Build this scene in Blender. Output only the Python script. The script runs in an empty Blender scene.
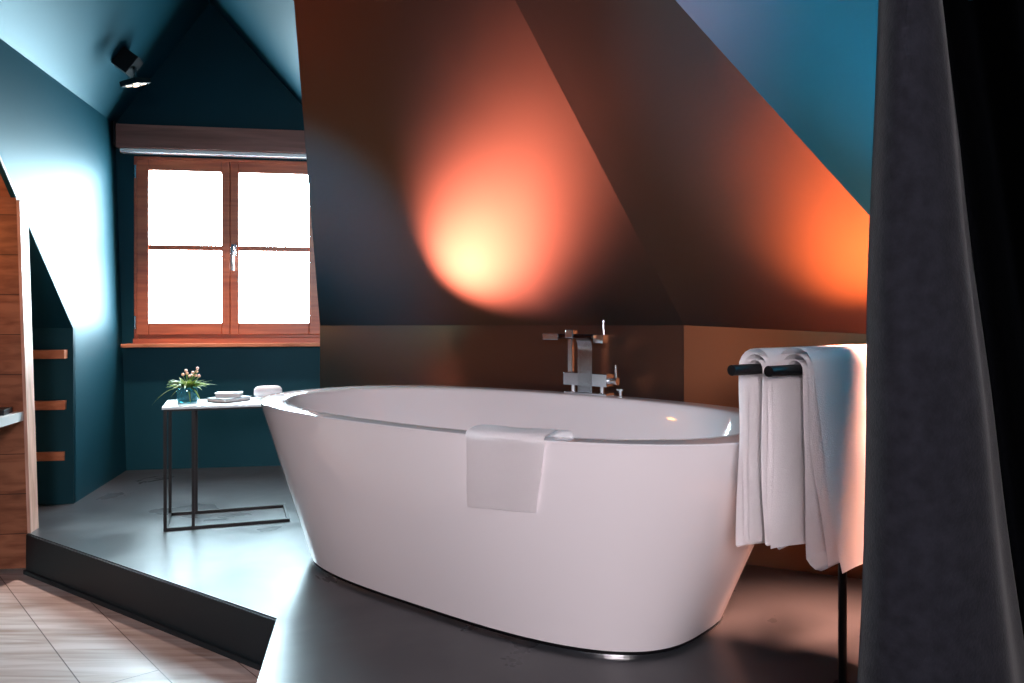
import bpy, bmesh, math, random
from mathutils import Vector, Matrix, noise
C = bpy.context.scene.collection
random.seed(4)
V = Vector
F, YH, H = 815.0, 315.0, 0.85          # focal length in pixels, horizon row, eye height over the platform
STEP = 0.156
# ---------- measuring helpers: a ray through a picture point, met with a real plane ----------
def ray(x, y): return V(((x-512)/F, 1.0, -(y-YH)/F))
EYE = V((0, 0, H))
def at(x, y, d): return EYE + ray(x, y)*d
def floor_pt(x, y, z=0.0): return at(x, y, F*(H-z)/(y-YH))
def on_plane(x, y, p, n):
    r = ray(x, y); return EYE + r*((p-EYE).dot(n)/r.dot(n))
def hit3(p1, n1, p2, n2, p3, n3):
    m = Matrix((n1, n2, n3)); return m.inverted() @ V((p1.dot(n1), p2.dot(n2), p3.dot(n3)))
# ---------- materials ----------
def mat(name, col, rough=.5, metal=0, spec=.5, coat=0, noise_amt=0, nscale=6, bump=0, bscale=60, em=None, tint=None, sheen=0):
    m = bpy.data.materials.new(name); m.use_nodes = True
    nt = m.node_tree; b = nt.nodes['Principled BSDF']
    b.inputs['Base Color'].default_value = (*col, 1); b.inputs['Roughness'].default_value = rough
    b.inputs['Metallic'].default_value = metal; b.inputs['Specular IOR Level'].default_value = spec
    b.inputs['Coat Weight'].default_value = coat; b.inputs['Coat Roughness'].default_value = .05 if rough < .2 else .28
    if sheen: b.inputs['Sheen Weight'].default_value = sheen
    if tint: b.inputs['Specular Tint'].default_value = (*tint, 1)
    if em: b.inputs['Emission Color'].default_value = (*em[0], 1); b.inputs['Emission Strength'].default_value = em[1]
    tc = nt.nodes.new('ShaderNodeTexCoord')
    if noise_amt:
        n = nt.nodes.new('ShaderNodeTexNoise'); n.inputs['Scale'].default_value = nscale; n.inputs['Detail'].default_value = 6
        nt.links.new(tc.outputs['Object'], n.inputs['Vector'])
        r = nt.nodes.new('ShaderNodeValToRGB')
        r.color_ramp.elements[0].position = .3; r.color_ramp.elements[1].position = .7
        r.color_ramp.elements[0].color = (*[c*(1-noise_amt) for c in col], 1)
        r.color_ramp.elements[1].color = (*[min(1, c*(1+noise_amt)) for c in col], 1)
        nt.links.new(n.outputs['Fac'], r.inputs['Fac']); nt.links.new(r.outputs['Color'], b.inputs['Base Color'])
    if bump:
        n = nt.nodes.new('ShaderNodeTexNoise'); n.inputs['Scale'].default_value = bscale; n.inputs['Detail'].default_value = 4
        nt.links.new(tc.outputs['Object'], n.inputs['Vector'])
        bp = nt.nodes.new('ShaderNodeBump'); bp.inputs['Strength'].default_value = bump; bp.inputs['Distance'].default_value = .0015
        nt.links.new(n.outputs['Fac'], bp.inputs['Height']); nt.links.new(bp.outputs['Normal'], b.inputs['Normal'])
    return m
def wood_mat(name, dark, light, scale, rough=.45, plank=None, rot=0):
    m = mat(name, light, rough); nt = m.node_tree; b = nt.nodes['Principled BSDF']
    tc = nt.nodes.new('ShaderNodeTexCoord'); mp = nt.nodes.new('ShaderNodeMapping')
    mp.inputs['Scale'].default_value = scale; mp.inputs['Rotation'].default_value = (0, 0, rot)
    nt.links.new(tc.outputs['Object'], mp.inputs['Vector'])
    n = nt.nodes.new('ShaderNodeTexNoise'); n.inputs['Scale'].default_value = 1; n.inputs['Detail'].default_value = 8; n.inputs['Distortion'].default_value = .6
    nt.links.new(mp.outputs['Vector'], n.inputs['Vector'])
    r = nt.nodes.new('ShaderNodeValToRGB'); r.color_ramp.elements[0].position = .32; r.color_ramp.elements[1].position = .62
    r.color_ramp.elements[0].color = (*dark, 1); r.color_ramp.elements[1].color = (*light, 1)
    nt.links.new(n.outputs['Fac'], r.inputs['Fac']); out = r.outputs['Color']
    if plank:
        w, L, vert = plank
        mp2 = nt.nodes.new('ShaderNodeMapping'); mp2.inputs['Rotation'].default_value = (math.pi/2 if vert else 0, 0, rot)
        nt.links.new(tc.outputs['Object'], mp2.inputs['Vector'])
        bk = nt.nodes.new('ShaderNodeTexBrick'); bk.inputs['Scale'].default_value = 1
        bk.inputs['Brick Width'].default_value = L; bk.inputs['Row Height'].default_value = w
        bk.inputs['Mortar Size'].default_value = .0018; bk.inputs['Mortar Smooth'].default_value = .2
        bk.inputs['Color1'].default_value = (1, 1, 1, 1); bk.inputs['Color2'].default_value = (.82, .8, .78, 1); bk.inputs['Mortar'].default_value = (.18, .12, .1, 1)
        nt.links.new(mp2.outputs['Vector'], bk.inputs['Vector'])
        mx = nt.nodes.new('ShaderNodeMix'); mx.data_type = 'RGBA'; mx.blend_type = 'MULTIPLY'; mx.inputs[0].default_value = 1
        nt.links.new(out, mx.inputs[6]); nt.links.new(bk.outputs['Color'], mx.inputs[7]); out = mx.outputs[2]
    nt.links.new(out, b.inputs['Base Color'])
    bp = nt.nodes.new('ShaderNodeBump'); bp.inputs['Strength'].default_value = .15; bp.inputs['Distance'].default_value = .003
    nt.links.new(n.outputs['Fac'], bp.inputs['Height']); nt.links.new(bp.outputs['Normal'], b.inputs['Normal'])
    return m
def copper_mat():
    # dark teal lime paint burnished with copper pigment: teal body, copper gloss
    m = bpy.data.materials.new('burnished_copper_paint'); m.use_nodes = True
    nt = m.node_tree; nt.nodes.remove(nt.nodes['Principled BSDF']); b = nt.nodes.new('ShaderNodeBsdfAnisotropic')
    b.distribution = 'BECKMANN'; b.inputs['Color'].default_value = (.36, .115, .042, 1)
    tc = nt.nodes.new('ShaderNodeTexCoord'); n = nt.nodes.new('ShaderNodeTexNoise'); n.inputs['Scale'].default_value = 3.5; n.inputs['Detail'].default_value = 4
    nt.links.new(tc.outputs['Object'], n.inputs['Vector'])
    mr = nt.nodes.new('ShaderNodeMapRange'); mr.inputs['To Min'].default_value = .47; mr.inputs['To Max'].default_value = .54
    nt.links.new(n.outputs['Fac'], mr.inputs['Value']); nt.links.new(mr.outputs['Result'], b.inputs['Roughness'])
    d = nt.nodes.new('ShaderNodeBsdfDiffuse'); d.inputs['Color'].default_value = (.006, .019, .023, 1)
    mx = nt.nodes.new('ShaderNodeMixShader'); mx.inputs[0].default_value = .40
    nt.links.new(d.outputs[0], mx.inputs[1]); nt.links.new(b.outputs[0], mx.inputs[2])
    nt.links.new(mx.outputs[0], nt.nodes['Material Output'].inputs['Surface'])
    return m
def glass_mat(name, col, clear=.93):
    m = bpy.data.materials.new(name); m.use_nodes = True; nt = m.node_tree; nt.nodes.clear()
    o = nt.nodes.new('ShaderNodeOutputMaterial'); t = nt.nodes.new('ShaderNodeBsdfTransparent'); g = nt.nodes.new('ShaderNodeBsdfGlossy')
    t.inputs[0].default_value = (*col, 1); g.inputs['Roughness'].default_value = .02
    mx = nt.nodes.new('ShaderNodeMixShader'); mx.inputs[0].default_value = 1-clear
    nt.links.new(t.outputs[0], mx.inputs[1]); nt.links.new(g.outputs[0], mx.inputs[2]); nt.links.new(mx.outputs[0], o.inputs[0])
    return m
TEAL = mat('teal_wall_paint', (.004, .034, .049), .50, spec=.27, tint=(.42, .85, 1), noise_amt=.08, nscale=3, bump=.05, bscale=90)
COPPER = copper_mat()
CONCRETE = mat('polished_microcement', (.020, .022, .026), .31, spec=.35, coat=.28, noise_amt=.25, nscale=2.2, bump=.06, bscale=9)
def mottle(m, lo, hi, scale):
    nt = m.node_tree; n = nt.nodes.new('ShaderNodeTexNoise'); n.inputs['Scale'].default_value = scale; n.inputs['Detail'].default_value = 7; n.inputs['Distortion'].default_value = .8
    tc = nt.nodes.new('ShaderNodeTexCoord'); nt.links.new(tc.outputs['Object'], n.inputs['Vector'])
    r = nt.nodes.new('ShaderNodeMapRange'); r.inputs['From Min'].default_value = .3; r.inputs['From Max'].default_value = .7; r.inputs['To Min'].default_value = lo; r.inputs['To Max'].default_value = hi
    nt.links.new(n.outputs['Fac'], r.inputs['Value']); nt.links.new(r.outputs['Result'], nt.nodes['Principled BSDF'].inputs['Roughness'])
mottle(CONCRETE, .26, .44, 2.6)
RISER = mat('charcoal_riser_paint', (.011, .018, .022), .5, spec=.3)
WHITE = mat('white_sanitary_acrylic', (.8, .76, .78), .08, spec=.55, coat=.4)
CHROME = mat('polished_chrome', (.9, .92, .94), .2, metal=1)
BLACK = mat('black_powder_coat', (.004, .004, .005), .4, spec=.25)
TABLETOP = mat('pale_lacquered_metal', (.72, .78, .8), .3)
TOWEL = mat('white_terry', (.95, .92, .93), 1, spec=.1, bump=.5, bscale=330)
CURTAIN = mat('charcoal_wool_curtain', (.019, .020, .027), .95, spec=.1, noise_amt=.25, nscale=55, bump=.5, bscale=260, sheen=.12)
MAHOG = wood_mat('stained_window_wood', (.36, .075, .035), (.52, .13, .055), (3, 40, 40), .38)
VALW = wood_mat('dark_stained_beam', (.16, .06, .045), (.26, .11, .085), (2, 30, 30), .5)
OAKP = wood_mat('oak_panelling', (.22, .07, .03), (.42, .16, .08), (6, 6, 30), .5, plank=(.155, 4, True))
OAKEDGE = wood_mat('pale_oak_edge', (.45, .24, .17), (.72, .42, .32), (30, 30, 5), .5)
SHELFW = wood_mat('warm_shelf_wood', (.38, .12, .05), (.52, .19, .09), (8, 40, 40), .5)
OAKF = wood_mat('whitened_oak_boards', (.36, .24, .19), (.66, .56, .53), (2.2, 26, 10), .36, plank=(.19, 2.4, False), rot=math.radians(49))
LED = mat('warm_led_lens', (1, .8, .6), .3, em=((1, .62, .38), 6))
# ---------- mesh helpers ----------
def link(name, bm, m, parent=None, smooth=False, mats=None):
    me = bpy.data.meshes.new(name); bmesh.ops.recalc_face_normals(bm, faces=bm.faces[:]); bm.to_mesh(me); bm.free()
    o = bpy.data.objects.new(name, me); C.objects.link(o)
    for x in (mats or [m]): me.materials.append(x)
    if smooth:
        for p in me.polygons: p.use_smooth = True
        if smooth != 'all': me.set_sharp_from_angle(angle=math.radians(smooth if smooth is not True else 40))
    if parent:
        o.parent = parent; o.matrix_parent_inverse = Matrix.Identity(4)
        o.data.transform(parent.matrix_world.inverted())
    return o
def thing(name, label, cat, loc=(0, 0, 0), rotz=0, group=None):
    o = bpy.data.objects.new(name, None); C.objects.link(o); o.empty_display_size = .05
    o.location = loc; o.rotation_euler = (0, 0, rotz)
    o.matrix_world = Matrix.Translation(V(loc)) @ Matrix.Rotation(rotz, 4, 'Z')
    tag(o, label, cat, group); return o
def tag(o, label, cat, group=None):
    o['label'] = label; o['category'] = cat
    if group: o['group'] = group
    return o
def struct(o): o['kind'] = 'structure'; return o
def frame(o, x, y, z):          # matrix from origin and three unit axes
    return Matrix(((x[0], y[0], z[0], o[0]), (x[1], y[1], z[1], o[1]), (x[2], y[2], z[2], o[2]), (0, 0, 0, 1)))
def box(bm, lo, hi, M=None, bev=0, seg=2):
    lo, hi = V(lo), V(hi)
    r = bmesh.ops.create_cube(bm, size=1)
    vs = r['verts']
    for v in vs: v.co = V([(lo[i]+hi[i])/2 + v.co[i]*(hi[i]-lo[i]) for i in range(3)])
    if bev:
        es = list({e for v in vs for e in v.link_edges})
        b = bmesh.ops.bevel(bm, geom=es, offset=bev, segments=seg, affect='EDGES', profile=.5)
        vs = [v for v in {v for f in b['faces'] for v in f.verts} | {v for v in vs if v.is_valid}]
    if M:
        for v in vs: v.co = M @ v.co
    return vs
def prism(bm, pts, vec, mi=0):    # a polygon extruded by a vector
    a = [bm.verts.new(p) for p in pts]; b = [bm.verts.new(V(p)+V(vec)) for p in pts]
    fs = [bm.faces.new(a), bm.faces.new(b[::-1])]
    n = len(pts)
    for i in range(n): fs.append(bm.faces.new((a[i], b[i], b[(i+1) % n], a[(i+1) % n])))
    for f in fs: f.material_index = mi
def tube(bm, pts, rad, seg=12, cap=True):
    pts = [V(p) for p in pts]; n = len(pts); rads = rad if isinstance(rad, (list, tuple)) else [rad]*n
    rings = []; ref = None
    for i, p in enumerate(pts):
        t = ((pts[min(i+1, n-1)]-pts[max(i-1, 0)])).normalized()
        if ref is None: ref = t.orthogonal().normalized()
        ref = (ref - t*ref.dot(t)).normalized(); s = t.cross(ref)
        rings.append([bm.verts.new(p + (ref*math.cos(2*math.pi*k/seg)+s*math.sin(2*math.pi*k/seg))*rads[i]) for k in range(seg)])
    for a, b in zip(rings, rings[1:]):
        for k in range(seg): bm.faces.new((a[k], a[(k+1) % seg], b[(k+1) % seg], b[k]))
    if cap: bm.faces.new(rings[0][::-1]); bm.faces.new(rings[-1])
def lathe(bm, prof, c=(0, 0, 0), seg=32):
    c = V(c); rings = []
    for r, z in prof:
        rings.append([bm.verts.new(c+V((r*math.cos(2*math.pi*k/seg), r*math.sin(2*math.pi*k/seg), z))) for k in range(seg)] if r > 1e-6 else [bm.verts.new(c+V((0, 0, z)))])
    for a, b in zip(rings, rings[1:]):
        for k in range(seg):
            k2 = (k+1) % seg
            if len(a) == 1 and len(b) == 1: continue
            if len(a) == 1: bm.faces.new((a[0], b[k], b[k2]))
            elif len(b) == 1: bm.faces.new((a[k], a[k2], b[0]))
            else: bm.faces.new((a[k], a[k2], b[k2], b[k]))
def grid(bm, P, closed_u=False):
    vs = [[bm.verts.new(p) for p in row] for row in P]
    for i in range(len(vs)-1):
        m = len(vs[i])
        for j in range(m if closed_u else m-1): bm.faces.new((vs[i][j], vs[i][(j+1) % m], vs[i+1][(j+1) % m], vs[i+1][j]))
    return vs
Z = V((0, 0, 1))
# ---------- the room's axes ----------
a0 = math.atan(141/F)
D = V((-math.sin(a0), math.cos(a0), 0)); W = V((math.cos(a0), math.sin(a0), 0))   # D: towards the window wall, W: along it
F1 = floor_pt(126.4, 470.3)
def ww(x, y):                       # picture point -> (u, z) on the window wall
    p = on_plane(x, y, F1, D); return (p-F1).dot(W), p.z
def wp(u, z, back=0): return F1 + W*u + Z*z + D*back
T1 = on_plane(115, 124, F1, D)
AP = on_plane(210, 3, F1, D); RT = on_plane(300, 103, F1, D)
zr = AP.z
# left wall plane (leans very slightly outwards)
nL = (T1-F1).cross(D).normalized()
if nL.dot(W) > 0: nL = -nL          # points out of the room, to the left
# ---------- left sloping roof wall behind the bath ----------
aL = math.radians(38); nB = V((math.sin(aL), math.cos(aL), 0)); off = 3.1*H
def wallB(x, y):
    r = ray(x, y); return EYE + r*(off/r.dot(nB))
Ak = wallB(320, 325.5); Ck = wallB(684, 325.3)
A0 = V((Ak.x, Ak.y, 0)); C0 = V((Ck.x, Ck.y, 0))
Q = None
kick = (Ck-Ak).normalized()
# slope plane through the kick line, pitched 49 degrees
nS = kick.cross((-nB*math.cos(math.radians(49)) + Z*math.sin(math.radians(49)))).normalized()
if nS.dot(nB) < 0: nS = -nS
Cr = on_plane(515, 0, Ck, nS)
cd = (Cr-Ck); Ctop = Ck + cd*((zr-Ck.z)/cd.z)
nRc = D.cross(RT-AP).normalized()            # right half of the dormer ceiling
Rv = hit3(AP, nRc, Ck, nS, AP, Z)            # ridge meets the slope
Qp = hit3(A0, W, Ck, nS, AP, nRc)            # cheek, slope and dormer ceiling meet
bm = bmesh.new()
prism(bm, [A0, C0, Ck, Ak], nB*.12 )
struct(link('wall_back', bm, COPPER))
bm = bmesh.new()
prism(bm, [Ak, Ck, Ctop, Rv, Qp], nS*.10)
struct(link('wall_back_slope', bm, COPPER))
# cheek of the window dormer
chk = A0 + D*1.0
chk = hit3(A0, W, F1, D, V((0, 0, 0)), Z)
bm = bmesh.new()
prism(bm, [A0, Ak, Qp, V((chk.x, chk.y, Qp.z)), chk], W*.08)
struct(link('wall_dormer_cheek', bm, TEAL))
# ---------- right copper wall ----------
Ek = at(864, 333.9, 3.08*H)
rd = (Ek-Ck); E2k = Ck + rd*1.9
E0 = V((E2k.x, E2k.y, 0)); rdh = V((rd.x, rd.y, 0)).normalized(); nR = V((-rdh.y, rdh.x, 0))
nRS = (rd.cross(cd)).normalized()
if nRS.dot(nR) < 0: nRS = -nRS
Ra = on_plane(868, 214, Ck, nRS); Rb = on_plane(675, 0, Ck, nRS)
el = (Ra-Rb)
Rlow = Ra + el*((E2k.z-.0-Ra.z)/el.z)
Rtop = Rb - el*((zr-Rb.z)/(-el.z)) if False else Rb + el*((zr-Rb.z)/el.z)
bm = bmesh.new(); prism(bm, [C0, E0, E2k, Ck], nR*.12)
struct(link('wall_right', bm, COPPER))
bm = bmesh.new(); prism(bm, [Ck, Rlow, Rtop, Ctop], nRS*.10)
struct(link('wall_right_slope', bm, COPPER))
# blue roof slope right of it, running on towards the camera
g = V((.12, -1, .0))
bn = el.cross(g).normalized()
if bn.z < 0: bn = -bn
bm = bmesh.new(); prism(bm, [Rtop, Rlow, Rlow+g*5.2, Rtop+g*5.2], bn*.08)
struct(link('ceiling_right_slope', bm, TEAL))
bm = bmesh.new(); kb = Rlow + Z*.02; k0 = V((kb.x, kb.y+.15, 0)); prism(bm, [k0, V((kb.x, kb.y+.15, kb.z)), kb+g*5.2, V((kb.x, kb.y, 0))+g*5.2], V((.08, .01, 0)))
struct(link('wall_side', bm, TEAL))
# ---------- window wall with its opening ----------
u0, zb = ww(134.5, 338.5); _, zt = ww(134.5, 156.5); u1 = ww(231, 250)[0]*2 - u0
xl, xr, zt2 = -.5, (chk-F1).dot(W)+.4, zr+.2
bm = bmesh.new()
for a, b, c, d in ((xl, u0, 0, zt2), (u1, xr, 0, zt2), (u0, u1, 0, zb), (u0, u1, zt, zt2)):
    prism(bm, [wp(a, c), wp(b, c), wp(b, d), wp(a, d)], D*.22)
struct(link('wall_window', bm, TEAL))
MW = frame(F1, W, D, Z)
# window: casing, two sashes
wo = MW @ V(((u0+u1)/2, 0, zb))
win = bpy.data.objects.new('window_1', None); C.objects.link(win); win.location = wo; win.rotation_euler = (0, 0, a0)
win.matrix_world = Matrix.Translation(wo) @ Matrix.Rotation(a0, 4, 'Z'); win['kind'] = 'structure'
bm = bmesh.new(); t = .022
for lo, hi in (((u0, -.012, zb), (u0+t, .09, zt)), ((u1-t, -.012, zb), (u1, .09, zt)), ((u0+t, -.012, zb), (u1-t, .09, zb+t)), ((u0+t, -.012, zt-t), (u1-t, .09, zt))):
    box(bm, lo, hi, MW, .003)
um = (u0+u1)/2
box(bm, (um-.012, .032, zb+t), (um+.012, .05, zt-t), MW)
link('window_frame', bm, MAHOG, win)
GL = glass_mat('window_glass', (.97, .985, .99), .95)
gx = [ww(150, 250)[0], ww(222.5, 250)[0]]; gz = [ww(150, 323)[1], ww(150, 171)[1]]; zm = ww(150, 247.5)[1]
for k in (0, 1):
    a, b = (u0+t-.004, um-.0006) if k == 0 else (um+.0006, u1-t+.004)
    zl, zh = zb+t-.004, zt-t+.004
    g0, g1 = (gx[0], gx[1]) if k == 0 else (2*um-gx[1], 2*um-gx[0])
    bm = bmesh.new()
    for lo, hi in (((a, -.03, zl), (g0, .03, zh)), ((g1, -.03, zl), (b, .03, zh)), ((g0, -.03, zl), (g1, .03, gz[0])), ((g0, -.03, gz[1]), (g1, .03, zh))):
        box(bm, lo, hi, MW, .004)
    box(bm, (g0, -.02, zm-.014), (g1, .02, zm+.014), MW, .004)
    s = link('window_sash', bm, MAHOG, win)
    bm = bmesh.new()
    for z0, z1 in ((gz[0], zm-.008), (zm+.008, gz[1])): box(bm, (g0-.004, .0, z0-.003), (g1+.004, .006, z1+.003), MW)
    link('glass', bm, GL, s).parent = win
    bm = bmesh.new()
    hu = a-.004 if k == 0 else b+.004
    for hz in (zl+.07, zh-.07):
        tube(bm, [MW @ V((hu, -.038, hz-.035)), MW @ V((hu, -.038, hz+.035))], .006, 10)
    link('hinge', bm, CHROME, win)
# handle on the right sash stile
hx, hz = ww(234.5, 251)
bm = bmesh.new()
box(bm, (hx-.012, -.038, hz-.03), (hx+.016, -.03, hz+.035), MW, .004)
tube(bm, [MW @ V((hx, -.036, hz+.005)), MW @ V((hx, -.065, hz+.005))], .008, 12)
box(bm, (hx-.009, -.074, hz-.115), (hx+.009, -.06, hz+.018), MW, .005)
link('window_handle', bm, CHROME, win, True)
# sill board
su0, su1 = ww(124.5, 345)[0], u1+.06; zs1 = ww(200, 343.2)[1]
bm = bmesh.new(); box(bm, (su0, -.075, zs1-.02), (su1, -.0, zs1), MW, .003)
o = link('window_sill', bm, SHELFW, win)
bm = bmesh.new(); box(bm, (u0, -.03, zs1), (u1, 0, zb), MW); link('sill_filler', bm, MAHOG, win)
# timber blind box over the window, blind cassette strip beneath
vu0, vz1 = ww(118, 126.5); _, vz0 = ww(122, 151.3)
vt = thing('blind_box', 'dark brown timber box beam mounted over the window', 'blind box', MW @ V(((vu0+u1)/2, 0, vz0)), a0)
bm = bmesh.new(); box(bm, (vu0+.012, -.085, vz0+.006), (u1+.12, -.002, vz1-.002), MW, .003); link('fascia', bm, VALW, vt)
bm = bmesh.new(); box(bm, (vu0+.03, -.075, vz0-.016), (u1+.1, -.008, vz0+.004), MW, .003)
link('blind_rail', bm, mat('white_blind_rail', (.9, .9, .9), .4), vt)
bm = bmesh.new(); box(bm, (vu0+.0, -.09, vz0+.012), (vu0+.011, -.004, vz1+.012), MW, .002)
link('end_bracket', bm, BLACK, vt)
# ---------- dormer / room ceiling ----------
Tn = -D
def along(p, s): return p - D*s
bm = bmesh.new()
nLc = (AP-T1).cross(D).normalized();  nLc = nLc if nLc.z > 0 else -nLc
prism(bm, [T1+D*.2, AP+D*.2, along(AP, 6.9), along(T1, 6.9)], nLc*.08)
struct(link('ceiling_left', bm, TEAL))
nRc2 = nRc if nRc.z > 0 else -nRc
RE = V((chk.x, chk.y, Qp.z))
bm = bmesh.new(); prism(bm, [AP+D*.2, RE+D*.2, Qp, Rv], nRc2*.08)
struct(link('ceiling_right', bm, TEAL))
bm = bmesh.new()
SX0, SX1, SY0, SY1 = -1.0, .6, -1.0, .15         # added roof window over the near end of the room, for fill light
def cl(y): return V((AP.x-D.x*(AP.y-y)/D.y, y, zr))
def cr(y): return V((Rtop.x+g.x*(Rtop.y-y), y, zr))
def cx(x, y): return V((x, y, zr))
for poly in ([Rv, Ctop, Rtop, cr(SY1), cl(SY1)], [cl(SY1), cx(SX0, SY1), cx(SX0, SY0), cl(SY0)], [cx(SX1, SY1), cr(SY1), cr(SY0), cx(SX1, SY0)], [cl(SY0), cr(SY0), cr(-2.1), cl(-2.1)]):
    prism(bm, poly, Z*.12)
struct(link('ceiling', bm, TEAL))
# ---------- left wall with the slanted cut, shelf niche, alcove ----------
def lw(x, y): return on_plane(x, y, F1, nL)
Lf = lw(73.7, 504); Lf.z = 0; Lf = F1 - D*((F1-Lf).dot(D)); Lf = V((Lf.x, Lf.y, 0))
N1 = lw(73, 328); N0 = lw(34, 237); NU = lw(0, 160)
sl = (NU-N1)
zE = T1.z; NT = N1 + sl*((zE-.12-N1.z)/sl.z)
bm = bmesh.new()
prism(bm, [F1, T1, T1-D*6.9, V(((T1-D*6.9)-Z*.12)), NT, N1, Lf], nL*.02)
struct(link('wall_left', bm, TEAL))
# niche: far side wall, back, sloped underside
wl = -W
dn = .42
bm = bmesh.new()
b1 = V((Lf.x, Lf.y, 0))
prism(bm, [b1, N1, N1+wl*dn, b1+wl*dn], D*.03)
struct(link('wall_niche_side', bm, TEAL))
K = floor_pt(23, 573.3, -STEP); Sx = floor_pt(36.5, 528)
sK = (F1-K).dot(D); sS = (F1-Sx).dot(D)
def LP(s, z, out=0):      # point on the left wall line, s metres from the window wall, height z, "out" metres into the alcove side
    return F1 - D*s + wl*out + Z*z + (T1-F1)*(z/T1.z) - Z*(T1-F1).z*(z/T1.z)
def zcut(s):              # height of the slanted cut
    s1 = (F1-N1).dot(D); s2 = (F1-NU).dot(D); return N1.z + (NU.z-N1.z)*(s-s1)/(s2-s1)
sN = (F1-N1).dot(D)
bm = bmesh.new(); prism(bm, [LP(sN-.03, -.02, dn), LP(sN-.03, N1.z, dn), LP(sS, zcut(sS), dn), LP(sS, -.02, dn)], wl*.03)
struct(link('wall_niche_back', bm, TEAL))
bm = bmesh.new(); prism(bm, [LP(sN, N1.z, .0), LP(sS, zcut(sS), .0), LP(sS, zcut(sS), dn), LP(sN, N1.z, dn)], Z*.03)
struct(link('wall_niche_soffit', bm, TEAL))
# shelf boards let into the niche
for i, (ya, yb, lab) in enumerate(((350.5, 359.3, 'short wooden shelf board in the dark wall niche, topmost of three'), (402, 411, 'short wooden shelf board in the dark wall niche, middle of three'), (453.5, 462.5, 'short wooden shelf board in the dark wall niche, lowest of three'))):
    pn = b1 - D*.045
    p0 = on_plane(67, ya, pn, D); p1 = on_plane(67, yb, pn, D)
    M = frame(V((p0.x, p0.y, 0)), W, D, Z)
    bm = bmesh.new(); box(bm, (-.33, .055, p1.z), (-.03, .098, p0.z), M, .0015)
    o = link('wall_shelf', bm, SHELFW); tag(o, lab, 'shelf', 'shelf boards in the wall niche')
# alcove unit
au = thing('desk_alcove', 'oak panelled desk alcove built into the left wall under the roof slope', 'built-in desk', LP(sK, -STEP, .3), a0)
dd = .62
bm = bmesh.new(); prism(bm, [LP(sK+.0, -STEP+.02, 0), LP(sK, zcut(sK), 0), LP(sK, zcut(sK), dd), LP(sK, -STEP+.02, dd)], D*(sK-sS-.012))
for v in bm.verts: pass
link('side_panel', bm, OAKP, au)
bm = bmesh.new(); prism(bm, [LP(sK+.001, -STEP, -.012), LP(sS, .001, -.012) - Z*.0, LP(sS, zcut(sS)-.01, -.012), LP(sK+.001, zcut(sK+.001)-.01, -.012)], wl*.012)
link('panel_edge', bm, OAKEDGE, au)
zc = zcut(sK); zA = T1.z-.12; sA = sN + (zA-N1.z)/((zcut(sK+1)-zcut(sK))/1.0)
bm = bmesh.new(); prism(bm, [LP(sK, -STEP, dd), LP(sK, zc, dd), LP(sA, zA, dd), LP(sK+1.9, zA, dd), LP(sK+1.9, -STEP, dd)], wl*.02)
link('back_panel', bm, OAKP, au)
bm = bmesh.new(); prism(bm, [LP(sK, zc, 0), LP(sA, zA, 0), LP(sA, zA, dd), LP(sK, zc, dd)], Z*.02)
prism(bm, [LP(sA, zA, 0), LP(sK+1.9, zA, 0), LP(sK+1.9, zA, dd), LP(sA, zA, dd)], Z*.02)
link('sloped_top', bm, OAKP, au)
bm = bmesh.new(); prism(bm, [LP(sK+1.9, -STEP, 0), LP(sK+1.9, zA, 0), LP(sK+1.9, zA, dd), LP(sK+1.9, -STEP, dd)], D*-.03)
link('side_panel', bm, OAKP, au)
pd = lw(20.5, 412.3); zd = pd.z; 
bm = bmesh.new(); prism(bm, [LP(sK+.001, zd, .0), LP(sK+1.3, zd, .0), LP(sK+1.3, zd, dd), LP(sK+.001, zd, dd)], Z*-.035)
link('desktop', bm, mat('pale_desk_laminate', (.7, .68, .66), .35), au)
bk = LP(sK+.09, zd, .10)
bm = bmesh.new(); box(bm, (-.08, -.06, .001), (.08, .05, .022), Matrix.Translation(bk) @ Matrix.Rotation(.3, 4, 'Z'), .002)
o = link('notebook', bm, BLACK); tag(o, 'small dark notebook lying on the pale desk in the alcove', 'notebook')
# ---------- floors ----------
KL = V((K.x, K.y, 0)); KC = floor_pt(276.7, 618.3)
KLp = LP(sK, 0, 0)
rdir = (KC-KLp)
bm = bmesh.new()
pf = [KLp, KC, KC-D*3.6, V((3.1, -1.9, 0)), V((3.1, 4.9, 0)), F1+D*.1+W*2, F1+D*.1-W*.6, LP(sS, 0, .6), LP(sS, 0, 0)]
prism(bm, pf, Z*-STEP)
struct(link('platform', bm, CONCRETE))
bm = bmesh.new()
rn = V((rdir.y, -rdir.x, 0)).normalized();  rn = rn if rn.y < 0 else -rn
prism(bm, [KLp+rn*.0-Z*STEP, KC-Z*STEP, KC-Z*.004, KLp-Z*.004], rn*.006)
struct(link('trim_1', bm, RISER))
bm = bmesh.new(); prism(bm, [KLp-Z*STEP, KC-Z*STEP, KC-Z*(STEP-.016), KLp-Z*(STEP-.016)], rn*.016)
struct(link('trim_2', bm, RISER))
bm = bmesh.new(); prism(bm, [V((-4.2, -2.2, -STEP)), V((1.0, -2.2, -STEP)), V((1.0, 4.4, -STEP)), V((-4.2, 4.4, -STEP))], Z*-.06)
struct(link('floor', bm, OAKF))
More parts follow.
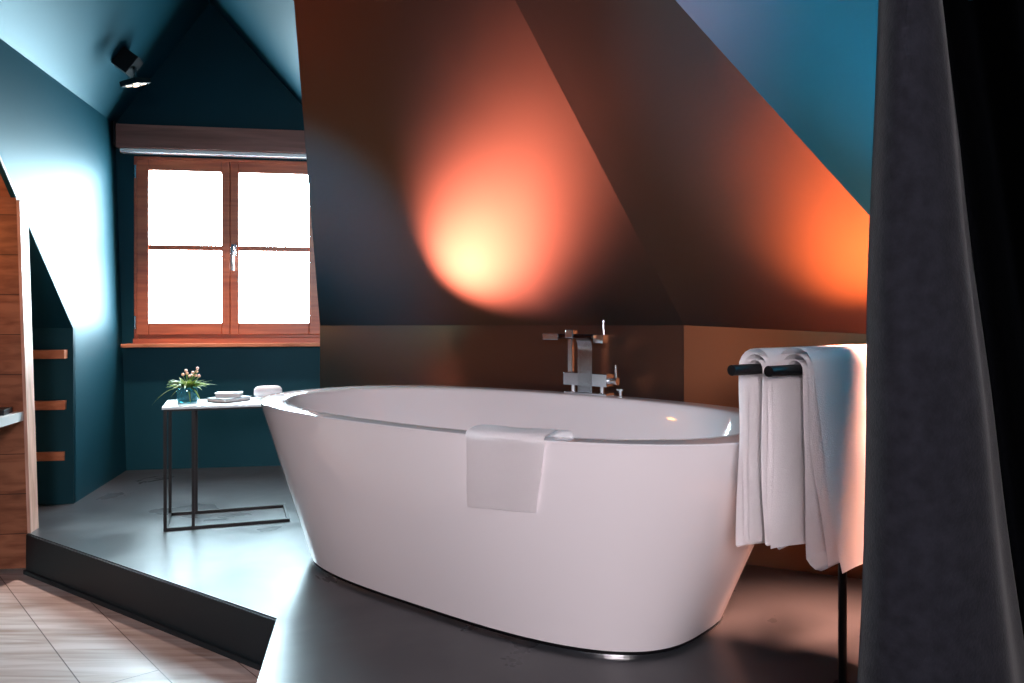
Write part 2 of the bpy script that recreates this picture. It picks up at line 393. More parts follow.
# ---------- walls behind the camera: the room goes on, with a roof window added for fill light ----------
wbp = -1.9
bm = bmesh.new(); box(bm, (-2.75, wbp-.15, -STEP), (2.6, wbp, 2.7)); struct(link('wall_behind', bm, TEAL))
fill_win = bpy.data.objects.new('added_roof_window', None); C.objects.link(fill_win); fill_win.location = ((SX0+SX1)/2, (SY0+SY1)/2, zr); fill_win['kind'] = 'structure'
fill_win.matrix_world = Matrix.Translation(fill_win.location)
bm = bmesh.new()
for lo, hi in (((SX0, SY0, zr), (SX0+.06, SY1, zr+.12)), ((SX1-.06, SY0, zr), (SX1, SY1, zr+.12)), ((SX0+.06, SY0, zr), (SX1-.06, SY0+.06, zr+.12)), ((SX0+.06, SY1-.06, zr), (SX1-.06, SY1, zr+.12))): box(bm, lo, hi, None, .003)
link('window_frame', bm, MAHOG, fill_win)
bm = bmesh.new(); box(bm, (SX0+.055, SY0+.055, zr+.06), (SX1-.055, SY1-.055, zr+.064)); link('fill_tint', bm, glass_mat('rose_fill_tint', (.36, .31, .32), 1), fill_win)  # added sheet that tints the fill light rose
# alcove's own left neighbour: wall on towards the camera
e5 = LP(sK+2.0, 0, 0)
bm = bmesh.new(); prism(bm, [LP(sK+1.9, -STEP, -.0), LP(6.9, -STEP, 0), LP(6.9, T1.z-.12, 0), LP(sK+1.9, T1.z-.12, 0)], wl*.03)
struct(link('wall_left_front', bm, TEAL))
# ---------- bathtub ----------
TC = V((-.0548, 3.0805, 0))*H; th = -.698
ta, tb, thh, ba, bb, n1, n2 = 1.1323*H, .6323*H, .6559*H, .8618*H, .4122*H, 2.411, 3.098
eu = V((math.cos(th), math.sin(th), 0)); ev = V((-math.sin(th), math.cos(th), 0))
MT = frame(TC, eu, ev, Z)
def sup(t, a, b, n):
    c, s = math.cos(t), math.sin(t)
    return (a*math.copysign(abs(c)**(2/n), c), b*math.copysign(abs(s)**(2/n), s))
NS = 160
def blend(k, f):              # outer skin at fraction f of the height
    t = 2*math.pi*k/NS
    x0, y0 = sup(t, ba, bb, n2); x1, y1 = sup(t, ta, tb, n1)
    return x0+(x1-x0)*f-.0084*(1-f), y0+(y1-y0)*f
tub = thing('bathtub', 'large oval freestanding white bathtub with flared sides on the raised platform', 'bathtub', TC, th)
rings = []
zf = .014
for f in [0, .02, .1, .25, .4, .55, .7, .85, .95, .985]:
    z = zf + (thh-zf)*f
    rings.append([MT @ V((*blend(k, f), z)) for k in range(NS)])
def ins(dx, dy, z):
    R = []
    for k in range(NS):
        t = 2*math.pi*k/NS; x, y = sup(t, ta-dx, tb-dy, n1); R.append(MT @ V((x, y, z)))
    return R
rings.append(ins(.0005, .0005, thh-.003)); rings.append(ins(.004, .004, thh)); rings.append(ins(.012, .012, thh+.0005))
lx, ly = .115, .078
rings.append(ins(lx-.03, ly-.022, thh-.001)); rings.append(ins(lx-.006, ly-.006, thh-.002)); rings.append(ins(lx, ly, thh-.006)); rings.append(ins(lx+.004, ly+.004, thh-.016))
for i in range(1, 13):
    q = i/12
    if q < .62: w = q/.62; dx, dy, z = lx+.005+.17*w, ly+.005+.055*w, thh-.016-.30*w
    else:
        w = (q-.62)/.38*math.pi/2
        dx, dy, z = lx+.175+.16*math.sin(w)*1.0*(1), ly+.06+.12*(1-math.cos(w))*.9+.04*math.sin(w), thh-.316-.105*math.sin(w)
    rings.append(ins(dx, dy, z))
bm = bmesh.new(); vs = grid(bm, rings, True)
bm.faces.new(vs[-1][::-1]); bm.faces.new(vs[0])
link('shell', bm, WHITE, tub, 35)
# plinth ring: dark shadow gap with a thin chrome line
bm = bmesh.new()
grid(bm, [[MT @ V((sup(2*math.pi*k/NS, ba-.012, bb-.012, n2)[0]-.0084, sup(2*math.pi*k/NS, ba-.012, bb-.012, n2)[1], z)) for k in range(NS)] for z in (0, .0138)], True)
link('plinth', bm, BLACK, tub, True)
bm = bmesh.new()
def pr(o_, z): return [MT @ V((sup(2*math.pi*k/NS, ba+o_, bb+o_, n2)[0]-.0084, sup(2*math.pi*k/NS, ba+o_, bb+o_, n2)[1], z)) for k in range(NS)]
rr = [pr(-.004, .001), pr(-.001, .001), pr(-.001, .005), pr(-.004, .005)]
grid(bm, rr+[rr[0]], True)
link('seal_strip', bm, CHROME, tub)
bm = bmesh.new(); dz = .152
lathe(bm, [(0, 0), (.03, 0), (.034, .003), (.03, .006), (0, .008)], (TC.x, TC.y, dz))
link('drain', bm, CHROME, tub, True)
# ---------- bath filler on the far rim ----------
fp = floor_pt(574, 396.5, thh)
lv = MT.inverted() @ fp
FX, FY = lv.x, tb-.045
def solve_side(x, a, b, n): return b*max(0, 1-abs(x/a)**n)**(1/n)
FY = solve_side(FX, ta, tb, n1) - .040
fo = MT @ V((FX, FY, thh))
# filler faces the bather: its broad axis runs along the rim
tgx = .93
fw = eu.copy(); FD = -ev.copy()
MF = frame(fo, fw, -FD, Z)
sc = 1.0
fil = thing('bath_faucet', 'square chrome bath filler with hand shower standing on the far tub rim', 'faucet', fo, th)
SX = .0044      # metres per picture pixel at the filler, measured along the rim
def fx(px_): return (px_-584.5)*SX
def fz(py_): return (396.5-py_)*.00355
bm = bmesh.new(); box(bm, (fx(564), -.028, .0005), (fx(606), .028, .010), MF, .002); link('base_plate', bm, CHROME, fil)
for a in (569.5, 598.5):
    bm = bmesh.new(); tube(bm, [MF @ V((fx(a), 0, .009)), MF @ V((fx(a), 0, fz(386)+.002))], .009, 16); link('inlet_stub', bm, CHROME, fil, True)
bm = bmesh.new(); box(bm, (fx(562.5), -.024, fz(387)), (fx(606), .024, fz(374)), MF, .002); link('mixer_body', bm, CHROME, fil)
# waterfall spout: flat ribbon rising and curling over towards the tub
bm = bmesh.new(); P = []
path = [(-.024, .009), (-.024, fz(365)), (-.024, fz(352)), (-.0235, fz(347))]
for k in range(1, 9):
    w = k/8*math.radians(100); path.append((-.024-.0+(-1)*(.034*(1-math.cos(w))), fz(347)+.034*math.sin(w)))
for (y, z), nxt in zip(path, path[1:]+[path[-1]]):
    P.append([MF @ V((fx(577.5), y, z)), MF @ V((fx(592), y, z))])
vs = grid(bm, P)
r = bmesh.ops.solidify(bm, geom=bm.faces[:], thickness=.010)
link('spout', bm, CHROME, fil, True)
# hand shower on its cradle
zt_ = fz(336.5)
bm = bmesh.new(); box(bm, (fx(564.5), -.008, fz(374)-.002), (fx(569), .008, fz(339)), MF, .002)
box(bm, (fx(563), -.016, fz(338)), (fx(571), .016, fz(329.5)), MF, .002); link('cradle_post', bm, CHROME, fil)
bm = bmesh.new(); box(bm, (fx(555.3), -.012, zt_-.009), (fx(592), .012, zt_+.009), MF, .004); hs = link('hand_shower', bm, mat('dark_chrome', (.12, .09, .09), .15, metal=1), fil)
bm = bmesh.new(); box(bm, (fx(538.5), -.014, zt_-.014), (fx(555), .014, zt_+.009), MF, .002); h2 = link('spray_head', bm, CHROME, fil)
bm = bmesh.new(); box(bm, (fx(592), -.018, fz(343)), (fx(601.5), .018, fz(334)), MF, .002)
tube(bm, [MF @ V((fx(600), 0, fz(335))), MF @ V((fx(599), .004, fz(320)))], .0045, 10); link('diverter_lever', bm, CHROME, fil, True)
bm = bmesh.new(); tube(bm, [MF @ V((fx(606)-.001, 0, fz(381))), MF @ V((fx(613.5), 0, fz(381)))], .013, 18)
tube(bm, [MF @ V((fx(612), 0, fz(379))), MF @ V((fx(611.5), 0, fz(365)))], .0045, 10); link('mixer_lever', bm, CHROME, fil, True)
wst = MT @ V((FX+.145, solve_side(FX+.145, ta, tb, n1)-.045, thh))
bm = bmesh.new(); lathe(bm, [(0, -.0003), (.014, 0), (.014, .004), (.006, .006), (.006, .022), (.016, .024), (.016, .03), (0, .031)], wst, 20)
o = link('waste_control', bm, CHROME, None, True); tag(o, 'small round chrome control knob on the tub rim right of the bath filler', 'control knob')
# ---------- folded hand towel over the near rim ----------
def outer_y(x, z):
    f = (z-zf)/(thh-zf); x += .0084*(1-f)
    # radial blend is close to this interpolation
    lo, hi = 0, math.pi/2
    for _ in range(40):
        t = (lo+hi)/2; x0, _y = sup(t, ba, bb, n2); x1, _y2 = sup(t, ta, tb, n1)
        if x0+(x1-x0)*f > abs(x): lo = t
        else: hi = t
    y0 = sup(t, ba, bb, n2)[1]; y1 = sup(t, ta, tb, n1)[1]
    return y0+(y1-y0)*f
tw0, tw1 = .34*H+.068, .655*H+.006
NU_, = (26,)
P = []
tdown = .185
for i in range(NU_+1):
    w = i/NU_; u = tw0+(tw1-tw0)*w
    row = []
    oy = outer_y(u, thh-.002); iy = solve_side(u, ta-lx, tb-ly, n1)
    ns = 46; wob = .0025*math.sin(w*9+.5)
    # inside fall
    for k in range(10):
        s = k/9; z = thh-.10+.092*s
        row.append((u+.004*math.sin(s*3), -(iy-.012-.02*(1-s)), z))
    for k in range(1, 6):
        a = k/6*math.pi/2; row.append((u, -(iy-.012+.016*(1-math.cos(a))+.0), thh-.008+.022*math.sin(a)))
    for k in range(1, 8):
        s = k/8; row.append((u, -(iy+.006+(oy-iy-.004)*s), thh+.0145+.005*math.sin(s*math.pi)+wob*.5))
    for k in range(1, 7):
        a = k/7*math.pi/2; row.append((u, -(oy+.002+.012*math.sin(a)), thh+.0145-.018*(1-math.cos(a))))
    for k in range(0, 22):
        s = k/21; z = thh-.006-tdown*s*(1-.04*w)
        o_ = .0115 - .003*s + .002*min(1, max(0, (s-.5)/.05)) + wob
        uu = u-.05*s*(1-w)-.06*s*w; row.append((uu, -(outer_y(uu, z)+o_), z))
    P.append([MT @ V(p) for p in row])
bm = bmesh.new(); grid(bm, P)
bmesh.ops.solidify(bm, geom=bm.faces[:], thickness=.014)
ht = link('hand_towel', bm, TOWEL, None, 'all'); tag(ht, 'white folded hand towel draped over the near rim of the bathtub', 'towel')
md = ht.modifiers.new('soft', 'BEVEL'); md.width = .004; md.segments = 3; md.limit_method = 'ANGLE'
# ---------- side table ----------
f0 = floor_pt(163.4, 531.5); f1 = floor_pt(289.9, 521.5); b0_ = floor_pt(172.7, 513.5)
tdx = (f1-f0); ang = math.atan2(tdx.y, tdx.x); tl = tdx.length; tx = tdx.normalized(); ty = V((-tx.y, tx.x, 0)); tw = .275
MTb = frame(f0, tx, ty, Z); tz = H-(407.2-YH)*f0.y/F
tab = thing('side_table', 'pale topped cantilever side table with thin black metal frame beside the tub', 'side table', f0+tx*tl/2+ty*tw/2, ang)
q = .012
bm = bmesh.new(); box(bm, (-.006, -.006, tz-.010), (tl-.0, tw+.006, tz), MTb, .0015); link('table_top', bm, TABLETOP, tab)
bm = bmesh.new(); box(bm, (0, 0, tz-.018), (tl-.006, tw, tz-.0102), MTb, .001); link('top_frame', bm, BLACK, tab)
bm = bmesh.new()
for lo, hi in (((0, 0, 0), (tl, q, q)), ((0, tw-q, 0), (tl, tw, q)), ((0, q, 0), (q, tw-q, q)), ((tl-q, q, 0), (tl, tw-q, q))): box(bm, lo, hi, MTb)
link('base_frame', bm, BLACK, tab)
l2 = tl*.215
for x_, y_ in ((0, 0), (0, tw-q), (l2, 0), (l2, tw-q)):
    bm = bmesh.new(); box(bm, (x_, y_, q), (x_+q, y_+q, tz-.0182), MTb); link('leg', bm, BLACK, tab)
# objects on it
def ontable(x, y): return on_plane(x, y, V((0, 0, tz)), Z)
vp = ontable(187.5, 401.5); vr = .042
vz = tz+.0005
vase = thing('flower_vase', 'low round blue glass vase of green leaves and pink berries on side table', 'vase', (vp.x, vp.y, vz))
bm = bmesh.new(); lathe(bm, [(0, 0), (vr*.93, 0), (vr, .006), (vr*1.0, .045), (vr*.93, .058), (vr*.86, .06), (vr*.9, .045), (vr*.9, .012), (0, .010)], (vp.x, vp.y, vz), 36)
bg = mat('blue_glass', (.05, .42, .52), .05, spec=.6); bb_ = bg.node_tree.nodes['Principled BSDF']; bb_.inputs['Transmission Weight'].default_value = .75
link('glass_bowl', bm, bg, vase, True)
G1 = mat('fresh_leaf_green', (.16, .30, .04), .5, noise_amt=.3, nscale=40); G2 = mat('pale_leaf_green', (.42, .52, .14), .5, noise_amt=.3, nscale=40)
top = V((vp.x, vp.y, vz+.055))
cam_r = V((1, 0, 0))
def leaf(bm, p0, dirv, L, droop, wid, seg=8):
    dirv = dirv.normalized(); side = dirv.cross(Z).normalized(); pts = []
    for k in range(seg+1):
        s = k/seg; c = p0 + dirv*L*s + V((0, 0, -droop*s*s*L))
        ww_ = wid*math.sin(math.pi*min(1, .12+.88*s)**.8)*(1-.0*s) + .0006
        pts.append([c-side*ww_+Z*.2*ww_, c-Z*.15*ww_, c+side*ww_+Z*.2*ww_])
    grid(bm, pts)
random.seed(11)
leaves = []
bmA, bmB = bmesh.new(), bmesh.new()
for dx, dy, dz_, L, dr, wd in ((-1, -.1, .3, .15, .75, .004), (-1, .1, .6, .10, .25, .005), (-.9, .3, .35, .12, .35, .006), (1, -.1, .42, .14, .28, .005), (1, .2, .55, .11, .2, .005), (.7, -.4, .3, .10, 1.05, .004), (.35, -.6, .3, .08, 1.1, .004), (-.6, -.5, .3, .07, .8, .006)):
    leaf(bmB, top, V((dx, dy, dz_)), L, dr, wd)
for k in range(80):
    an = random.uniform(0, 6.283); el_ = random.uniform(.45, 1.3)
    leaf(bmA if k % 2 else bmB, top+V((math.cos(an), math.sin(an), 0))*.012, V((math.cos(an), math.sin(an), el_)), random.uniform(.05, .10), random.uniform(.2, .6), random.uniform(.004, .009))
for bmx, mm in ((bmA, G1), (bmB, G2)):
    bmesh.ops.solidify(bmx, geom=bmx.faces[:], thickness=.0006); link('foliage', bmx, mm, vase, True)
PK = mat('pink_berry', (.88, .45, .36), .35, noise_amt=.3, nscale=30)
for cx_, cy_ in ((186.0, 370.5), (187, 373.2), (183, 374.5), (193, 372.5), (192, 375.5), (197.5, 368.3), (196.8, 371.5), (195.6, 375.5), (189.5, 376), (199, 376)):
    bp_ = at(cx_, cy_, vp.y+random.uniform(-.015, .015))
    bm = bmesh.new(); bmesh.ops.create_uvsphere(bm, u_segments=12, v_segments=8, radius=.0066, matrix=Matrix.Translation(bp_)); link('berry', bm, PK, vase, 'all')
    bm = bmesh.new(); tube(bm, [top, (top+bp_)/2+V((0, 0, .004)), bp_-Z*.005], .0011, 6); link('stem', bm, G1, vase, True)
def book(cx_, cy_, w, d, t, rot, z0, cover, name, lab, grp=None):
    c = ontable(cx_, cy_); c.z = z0
    o = thing(name, lab, 'book', c, rot, grp); M = Matrix.Translation(c) @ Matrix.Rotation(rot, 4, 'Z')
    bm = bmesh.new(); box(bm, (-w/2, -d/2, 0), (w/2, d/2, .0022), M); box(bm, (-w/2, -d/2, t-.0022), (w/2, d/2, t), M); box(bm, (-w/2, d/2-.002, .0022), (w/2, d/2, t-.0022), M)
    link('cover', bm, cover, o)
    bm = bmesh.new(); box(bm, (-w/2+.003, -d/2+.003, .0023), (w/2-.003, d/2-.0022, t-.0023), M); link('pages', bm, mat('page_block', (.7, .68, .68), .8), o)
    return c
BC = mat('dark_book_cloth', (.05, .055, .065), .5); BC2 = mat('white_book_cover', (.75, .78, .8), .3)
book(229.5, 401.0, .145, .105, .016, ang+.75, tz+.0006, BC, 'book', 'larger dark covered book lying under the white one on side table')
book(229, 400.4, .105, .075, .017, ang-.12, tz+.0172, BC2, 'book', 'smaller white book lying on top of the dark book on side table')
# rolled face cloth
rc = ontable(268, 397.5); rl, rr_ = .112, .025
bm = bmesh.new(); rdv = V((.93, .36, 0)).normalized(); rs = V((-rdv.y, rdv.x, 0))
P = []
NSG = 60
for i, (e, s) in enumerate(((-rl/2, .55), (-rl/2+.004, .8), (-rl/2+.012, .95), (-rl/2+.024, 1.02), (0, 1.04), (rl/2-.024, 1.02), (rl/2-.012, .95), (rl/2-.004, .8), (rl/2, .55))):
    row = []
    for k in range(NSG):
        tt = 2*math.pi*k/NSG; r_ = rr_*s*(1+.02*math.sin(3*tt)+ (.05*(1-k/NSG)))
        row.append(V((rc.x, rc.y, tz+rr_*1.06)) + rdv*e + rs*r_*math.cos(tt) + Z*r_*math.sin(tt)*.98)
    P.append(row)
vs = grid(bm, P, True); bm.faces.new(vs[0]); bm.faces.new(vs[-1])
for v in bm.verts: v.co.z = max(v.co.z, tz+.0006)
rt = thing('rolled_towel', 'small rolled white face cloth on the right end of the side table', 'towel', (rc.x, rc.y, tz), 0)
link('roll', bm, TOWEL, rt, 'all')
for sgn in (-1, 1):
    bm = bmesh.new(); pts = []
    for k in range(70):
        tt = k/70*2*math.pi*3; r_ = .003+(rr_*.6-.003)*k/70
        pts.append(V((rc.x, rc.y, tz+rr_*1.06)) + rdv*(sgn*(rl/2+.0005)) + rs*r_*math.cos(tt) + Z*r_*math.sin(tt))
    tube(bm, pts, .002, 6)
    link('spiral_edge', bm, TOWEL, rt, 'all')
# ---------- towel stand ----------
bdir = V((.822, .569, 0)); pdir = V((.569, -.822, 0))
e2 = at(768.5, 371.5, 1.66); e1 = at(731.5, 370.5, 1.66*56.5/55.5+.004)
e1.z = e2.z
bz = e2.z; br = .0115
st = thing('towel_stand', 'black metal standing towel rail with two parallel arms right of the tub', 'towel stand', (e2.x, e2.y, 0))
bl = .52
for e in (e1, e2):
    bm = bmesh.new(); tube(bm, [e, e+bdir*(.0+bl+(.0))], br, 20); link('rail', bm, BLACK, st, True)
pp = floor_pt(842.5, 683+90); 
# post meets the rails' middle
def raypar(xp, base):      # point on the rail line that is seen in picture column xp
    k = (xp-512)/F; s = (base.x-k*base.y)/(k*bdir.y-bdir.x); return base+bdir*s
m2 = raypar(842.5, e2); m1 = m2 - pdir*((m2-e1).dot(pdir))
mid = (m1+m2)/2; off_ = raypar(842.5, (e1+e2)/2)
bm = bmesh.new(); tube(bm, [V((off_.x, off_.y, .010)), V((off_.x, off_.y, bz-.0))], .0095, 16); link('post', bm, BLACK, st, True)
q1 = e1+bdir*((off_-e1).dot(bdir)); q2 = e2+bdir*((off_-e2).dot(bdir))
bm = bmesh.new(); tube(bm, [q1, q2], .009, 12); link('crosspiece', bm, BLACK, st, True)
bm = bmesh.new(); lathe(bm, [(0, .0005), (.02, .0005), (.02, .008), (.018, .01), (0, .01)], (off_.x, off_.y, 0), 48); link('base_disc', bm, BLACK, st, True)
def hung(e, start, length, back, front, flare_f, flare_b, lay, label, th_=.014, seed=0, skew=0):
    """folded towel over a rail: closed path of a doubled sheet in the plane across the rail, swept along it"""
    R = [br+.003+th_/2 + (th_+.003+lay)*k for k in range(3)]
    def path():
        pts = []; n = 22
        fl = [flare_f*.25, flare_f*.6, flare_f]; bl_ = [flare_b*.3, flare_b*.6, flare_b]
        dr = [.985, .985, 1.0]
        def down_f(i, rev=False):
            ks = range(n+1) if not rev else range(n, -1, -1)
            for k in ks: s = k/n; pts.append((R[i]+fl[i]*s**1.2, -front*(.97-.012*(2-i))*s, i))
        def down_b(i, rev=False):
            ks = range(n+1) if not rev else range(n, -1, -1)
            for k in ks: s = k/n; pts.append((-(R[i]+bl_[i]*s), -back*(.97-.012*(2-i))*s, i))
        def over(i, rev=False):
            ks = range(1, 10)
            for k in (ks if not rev else reversed(ks)): a = math.pi-k/10*math.pi; pts.append((R[i]*math.cos(a), R[i]*math.sin(a), i))
        down_b(0, True); over(0); down_f(0)
        x0, z0, _ = pts[-1]; x1 = R[1]+fl[1]
        for k in range(1, 5): a = -math.pi+k/5*math.pi; pts.append(((x0+x1)/2+(x1-x0)/2*math.cos(a), z0+(x1-x0)/2*math.sin(a), 1))
        down_f(1, True); over(1, True); down_b(1)
        x0, z0, _ = pts[-1]; x1 = -(R[2]+bl_[2])
        for k in range(1, 5): a = -k/5*math.pi; pts.append(((x0+x1)/2-(x1-x0)/2*math.cos(a), z0+abs(x1-x0)/2*math.sin(a), 2))
        down_b(2, True); over(2); down_f(2)
        return pts
    pts = path(); bm = bmesh.new(); P = []
    NB = 22
    for i in range(NB+1):
        w = i/NB; row = []
        for j, (p_, z_, outer) in enumerate(pts):
            dd_ = max(0, -z_)
            nz = noise.noise(V((w*3+seed, z_*4, p_*20+outer*3)))*.010*min(1, dd_/.15)
            wv = math.sin(w*length*26+seed+z_*3)*.006*min(1, dd_/.2)*(1 if p_ > 0 else .6)
            row.append(e + bdir*(start+length*w + skew*dd_ + nz*.6) + pdir*(p_+nz+wv) + Z*(z_+ (.006*math.sin(w*7+seed) if dd_ > .3 else 0)))
        P.append(row)
    grid(bm, P)
    bmesh.ops.solidify(bm, geom=bm.faces[:], thickness=th_)
    o = link('bath_towel', bm, TOWEL, None, 'all'); tag(o, label, 'towel', 'bath towels on the stand')
    s_ = o.modifiers.new('bev', 'BEVEL'); s_.width = .003; s_.segments = 3; s_.limit_method = 'ANGLE'
    return o
hung(e1, .075, .36, .405, .39, .002, .004, .0, 'white folded bath towel over the rear left arm of the black stand', th_=.0095, seed=1)
hung(e2, .085, .36, .39, .405, .065, .004, .001, 'white folded bath towel over the front arm, nearest the dark curtain', th_=.010, seed=5)
# ---------- curtain ----------
def curt(z):
    """plan of the curtain at height z as (picture column, depth)"""
    y = YH + (H-z)*F/1.0
    f = (y-0)/683.0
    L = 878-20*f; R = 940+72*f
    base = [(L+3, 1.10), (L-0, 1.03), (L+.12*(R-L), .985), (L+.35*(R-L), .96), (L+.6*(R-L), .955), (L+.85*(R-L), .965), (R, .99), (R+2, 1.06), (R-3+4*f, 1.16),
            (R+8, 1.22)]
    return base
def catmull(p, n):
    out = []
    for i in range(len(p)-1):
        a, b, c, d = p[max(i-1, 0)], p[i], p[i+1], p[min(i+2, len(p)-1)]
        for k in range(n):
            t = k/n
            out.append(tuple(.5*((2*b[m])+(-a[m]+c[m])*t+(2*a[m]-5*b[m]+4*c[m]-d[m])*t*t+(-a[m]+3*b[m]-3*c[m]+d[m])*t**3) for m in range(2)))
    out.append(p[-1]); return out
bm = bmesh.new(); P = []
for i in range(61):
    z = .012 + (2.2-.012)*i/60
    zc_ = min(max(z, .1), 1.6)
    P.append([V(((c-512)/F*d, d, z)) + V((noise.noise(V((c*.02, z*3, 1)))*.004, noise.noise(V((c*.02, z*3, 7)))*.006, 0)) for c, d in catmull(curt(zc_), 6)])
grid(bm, P); bmesh.ops.solidify(bm, geom=bm.faces[:], thickness=.004)
o = link('curtain', bm, CURTAIN, None, 'all'); tag(o, 'dark charcoal wool curtain hanging in folds at the right edge', 'curtain')
def shade_sheet(z):  # added black sheet, stands in for the deep shade behind the curtain
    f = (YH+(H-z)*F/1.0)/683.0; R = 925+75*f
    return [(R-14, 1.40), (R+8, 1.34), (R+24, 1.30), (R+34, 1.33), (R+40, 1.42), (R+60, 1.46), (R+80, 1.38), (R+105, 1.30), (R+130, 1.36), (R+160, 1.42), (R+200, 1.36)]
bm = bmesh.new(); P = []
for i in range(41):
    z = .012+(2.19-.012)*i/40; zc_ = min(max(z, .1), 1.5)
    P.append([V(((c-512)/F*d, d, z)) for c, d in catmull(shade_sheet(zc_), 5)])
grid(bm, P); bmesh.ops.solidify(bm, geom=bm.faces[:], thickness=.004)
o = link('curtain', bm, mat('black_shade_sheet', (.0025, .003, .004), 1, spec=.02), None, 'all'); tag(o, 'black sheet standing in for deep shade behind the charcoal curtain at the right edge', 'curtain')
bm = bmesh.new(); tube(bm, [V((.36, 1.0, 2.215)), V((1.35, 1.15, 2.215))], .012, 16)
o = link('curtain_rail', bm, BLACK, None, True); tag(o, 'black rail carrying the charcoal curtain near the ceiling', 'curtain rail')
# ---------- ceiling spotlight ----------
nin = -nLc
sp = on_plane(120, 57, T1, nLc)
SPX = sp.y/F
xdir = D; ydir = nin.cross(D).normalized()
MS = frame(sp, D, ydir, nin)
spot = thing('ceiling_spotlight', 'black square ceiling spotlight with a tilted four lamp head', 'spotlight', sp, 0)
bm = bmesh.new(); box(bm, (-.05, -.05, .0005), (.05, .05, .085), MS, .002); link('mount_box', bm, BLACK, spot)
hc = at(135.5, 82.5, sp.y-.06)
bm = bmesh.new(); mb = MS @ V((0, 0, .08))
tube(bm, [mb, hc+V((0, 0, .012))], .010, 12); link('swivel', bm, CHROME, spot, True)
MH = Matrix.Translation(hc) @ Matrix.Rotation(math.radians(-20), 4, 'Z') @ Matrix.Rotation(math.radians(14), 4, 'X') @ Matrix.Rotation(math.radians(-7), 4, 'Y')
bm = bmesh.new(); box(bm, (-.05, -.05, -.012), (.05, .05, .014), MH, .002); hd = link('lamp_head', bm, BLACK, spot)
for a in (-1, 1):
    for b in (-1, 1):
        bm = bmesh.new(); lathe(bm, [(0, -.0135), (.012, -.0135), (.014, -.0125), (.014, -.0118)], (0, 0, 0), 20)
        for v in bm.verts: v.co = MH @ (v.co + V((a*.023, b*.023, 0)))
        link('lens', bm, LED, spot, True)
# ---------- lights ----------
def spotl(name, loc, aim, power, col, size, blend_=1, rad=.04):
    l = bpy.data.lights.new(name, 'SPOT'); l.energy = power; l.color = col; l.spot_size = math.radians(size); l.spot_blend = blend_; l.shadow_soft_size = rad
    o = bpy.data.objects.new(name, l); C.objects.link(o); o.location = loc
    o.rotation_euler = (V(aim)-V(loc)).to_track_quat('-Z', 'Y').to_euler(); return o
OR = (1, .62, .40)
# added floor spots, hidden from view, that make the copper walls glow
def bollard(p, h, aim, power, col, size, lab, rad=.025):
    """slim added floor spot, hidden from view, with a tilting cylinder head"""
    u = thing('added_floor_spot', lab, 'added spotlight', (p.x, p.y, 0)); base = V((p.x, p.y, 0))
    bm = bmesh.new(); lathe(bm, [(0, .0005), (.05, .0005), (.05, .007), (.045, .009), (0, .009)], base, 28); link('base', bm, BLACK, u, True)
    bm = bmesh.new(); tube(bm, [base+Z*.009, base+Z*(h-.035)], .006, 12); link('pole', bm, BLACK, u, True)
    hp = base+Z*h; d = (V(aim)-hp).normalized()
    bm = bmesh.new(); tube(bm, [hp-d*.045, hp-d*.04, hp+d*.01], [.018, .022, .022], 20); link('head', bm, BLACK, u, True)
    bm = bmesh.new(); tube(bm, [hp+d*.0102, hp+d*.012], .018, 20); link('lens', bm, LED, u, True)
    spotl('added_floor_spot_lamp', hp+d*.02, aim, power, col, size, 1, rad)
bollard(V((-.70, 3.50, 0)), .45, on_plane(610, 112, Ck, nS), 255, (1, .60, .86), 60, 'slim black added spotlight hidden behind the far end of the bathtub')
bollard(V((1.05, 2.28, 0)), .27, on_plane(835, 185, Ck, nRS), 95, (1, .42, .2), 56, 'slim black added spotlight hidden behind the towel stand')
spotl('added_fill_lamp', V((-.12, -1.2, 1.35)), V((.0, 2.4, .35)), 380, (1, .88, .92), 70, 1, .3)  # unseen lamp added behind the camera to fill the tub front
spotl('ceiling_spotlight_lamp', hc-V((0, 0, .03)), (hc+V((.35, -.1, -2))), 220, (1, .76, .66), 84)
spotl('floor_downlight', V((.92, 1.85, 1.1)), V((.86, 2.0, 0)), 1700, (1, .42, .27), 60)  # unseen lamp without a fixture, for the warm patch of floor
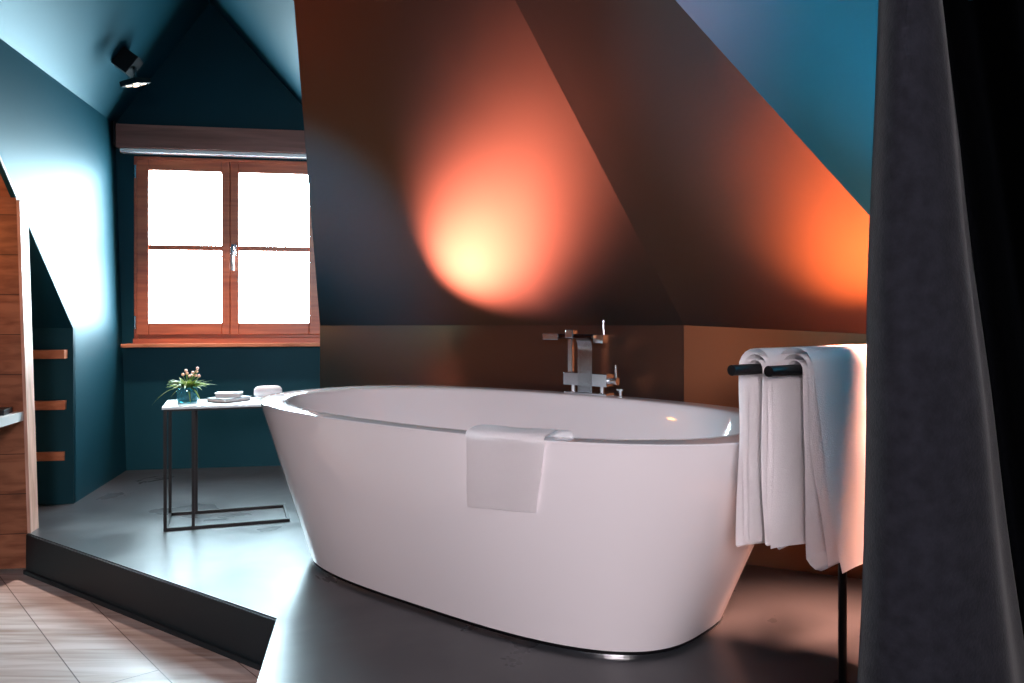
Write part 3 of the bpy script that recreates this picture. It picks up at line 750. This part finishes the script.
spotl('added_slope_lamp', V((1.2, 1.72, .62)), V((1.22, 1.62, 1.3)), 300, (.34, .82, 1), 104)  # unseen lamp added to brighten the blue roof slope
spotl('added_cool_lamp', V((-1.4, 1.0, 1.75)), V((1.0, 2.15, 1.3)), 750, (.22, .76, 1), 30)  # second unseen lamp added for the blue slope
spotl('added_cool_lamp', V((-1.42, 2.3, 1.0)), on_plane(335, 230, Ck, nS), 330, (.06, .66, 1), 50)  # unseen lamp added to give the left copper wall a teal tone
l = bpy.data.lights.new('alcove_lamp', 'POINT'); l.energy = 3.5; l.color = (1, .42, .12); l.shadow_soft_size = .04
o = bpy.data.objects.new('alcove_lamp', l); C.objects.link(o); o.location = LP(sK+.22, 1.18, .3)
# daylight: the sky outside, sampled through the window and the added roof window
w = bpy.data.worlds.new('overcast_sky'); bpy.context.scene.world = w; w.use_nodes = True
bgn = w.node_tree.nodes['Background']; bgn.inputs[0].default_value = (.64, .89, 1.0, 1); bgn.inputs[1].default_value = 72
def portal(loc, normal, sx, sy):
    l = bpy.data.lights.new('window_portal', 'AREA'); l.shape = 'RECTANGLE'; l.size = sx; l.size_y = sy; l.cycles.is_portal = True
    o = bpy.data.objects.new('window_portal', l); C.objects.link(o); o.location = loc; o.rotation_euler = V(normal).to_track_quat('-Z', 'Z').to_euler()
portal(wp((u0+u1)/2, (zb+zt)/2, .12), -D, (u1-u0), (zt-zb))
portal(((SX0+SX1)/2, (SY0+SY1)/2, zr+.1), (0, 0, -1), SX1-SX0-.1, SY1-SY0-.1)
# ---------- camera ----------
cam = bpy.data.cameras.new('camera'); co = bpy.data.objects.new('camera', cam); C.objects.link(co)
co.location = EYE; co.rotation_euler = (math.pi/2, 0, 0); cam.sensor_width = 36; cam.lens = F*36/1024; cam.shift_y = -(341.5-YH)/1024
cam.clip_start = .02
s = bpy.context.scene; s.camera = co
s.view_settings.view_transform = 'Standard'; s.view_settings.look = 'None'; s.view_settings.gamma = 1; s.view_settings.exposure = 0; s.view_settings.use_curve_mapping = False
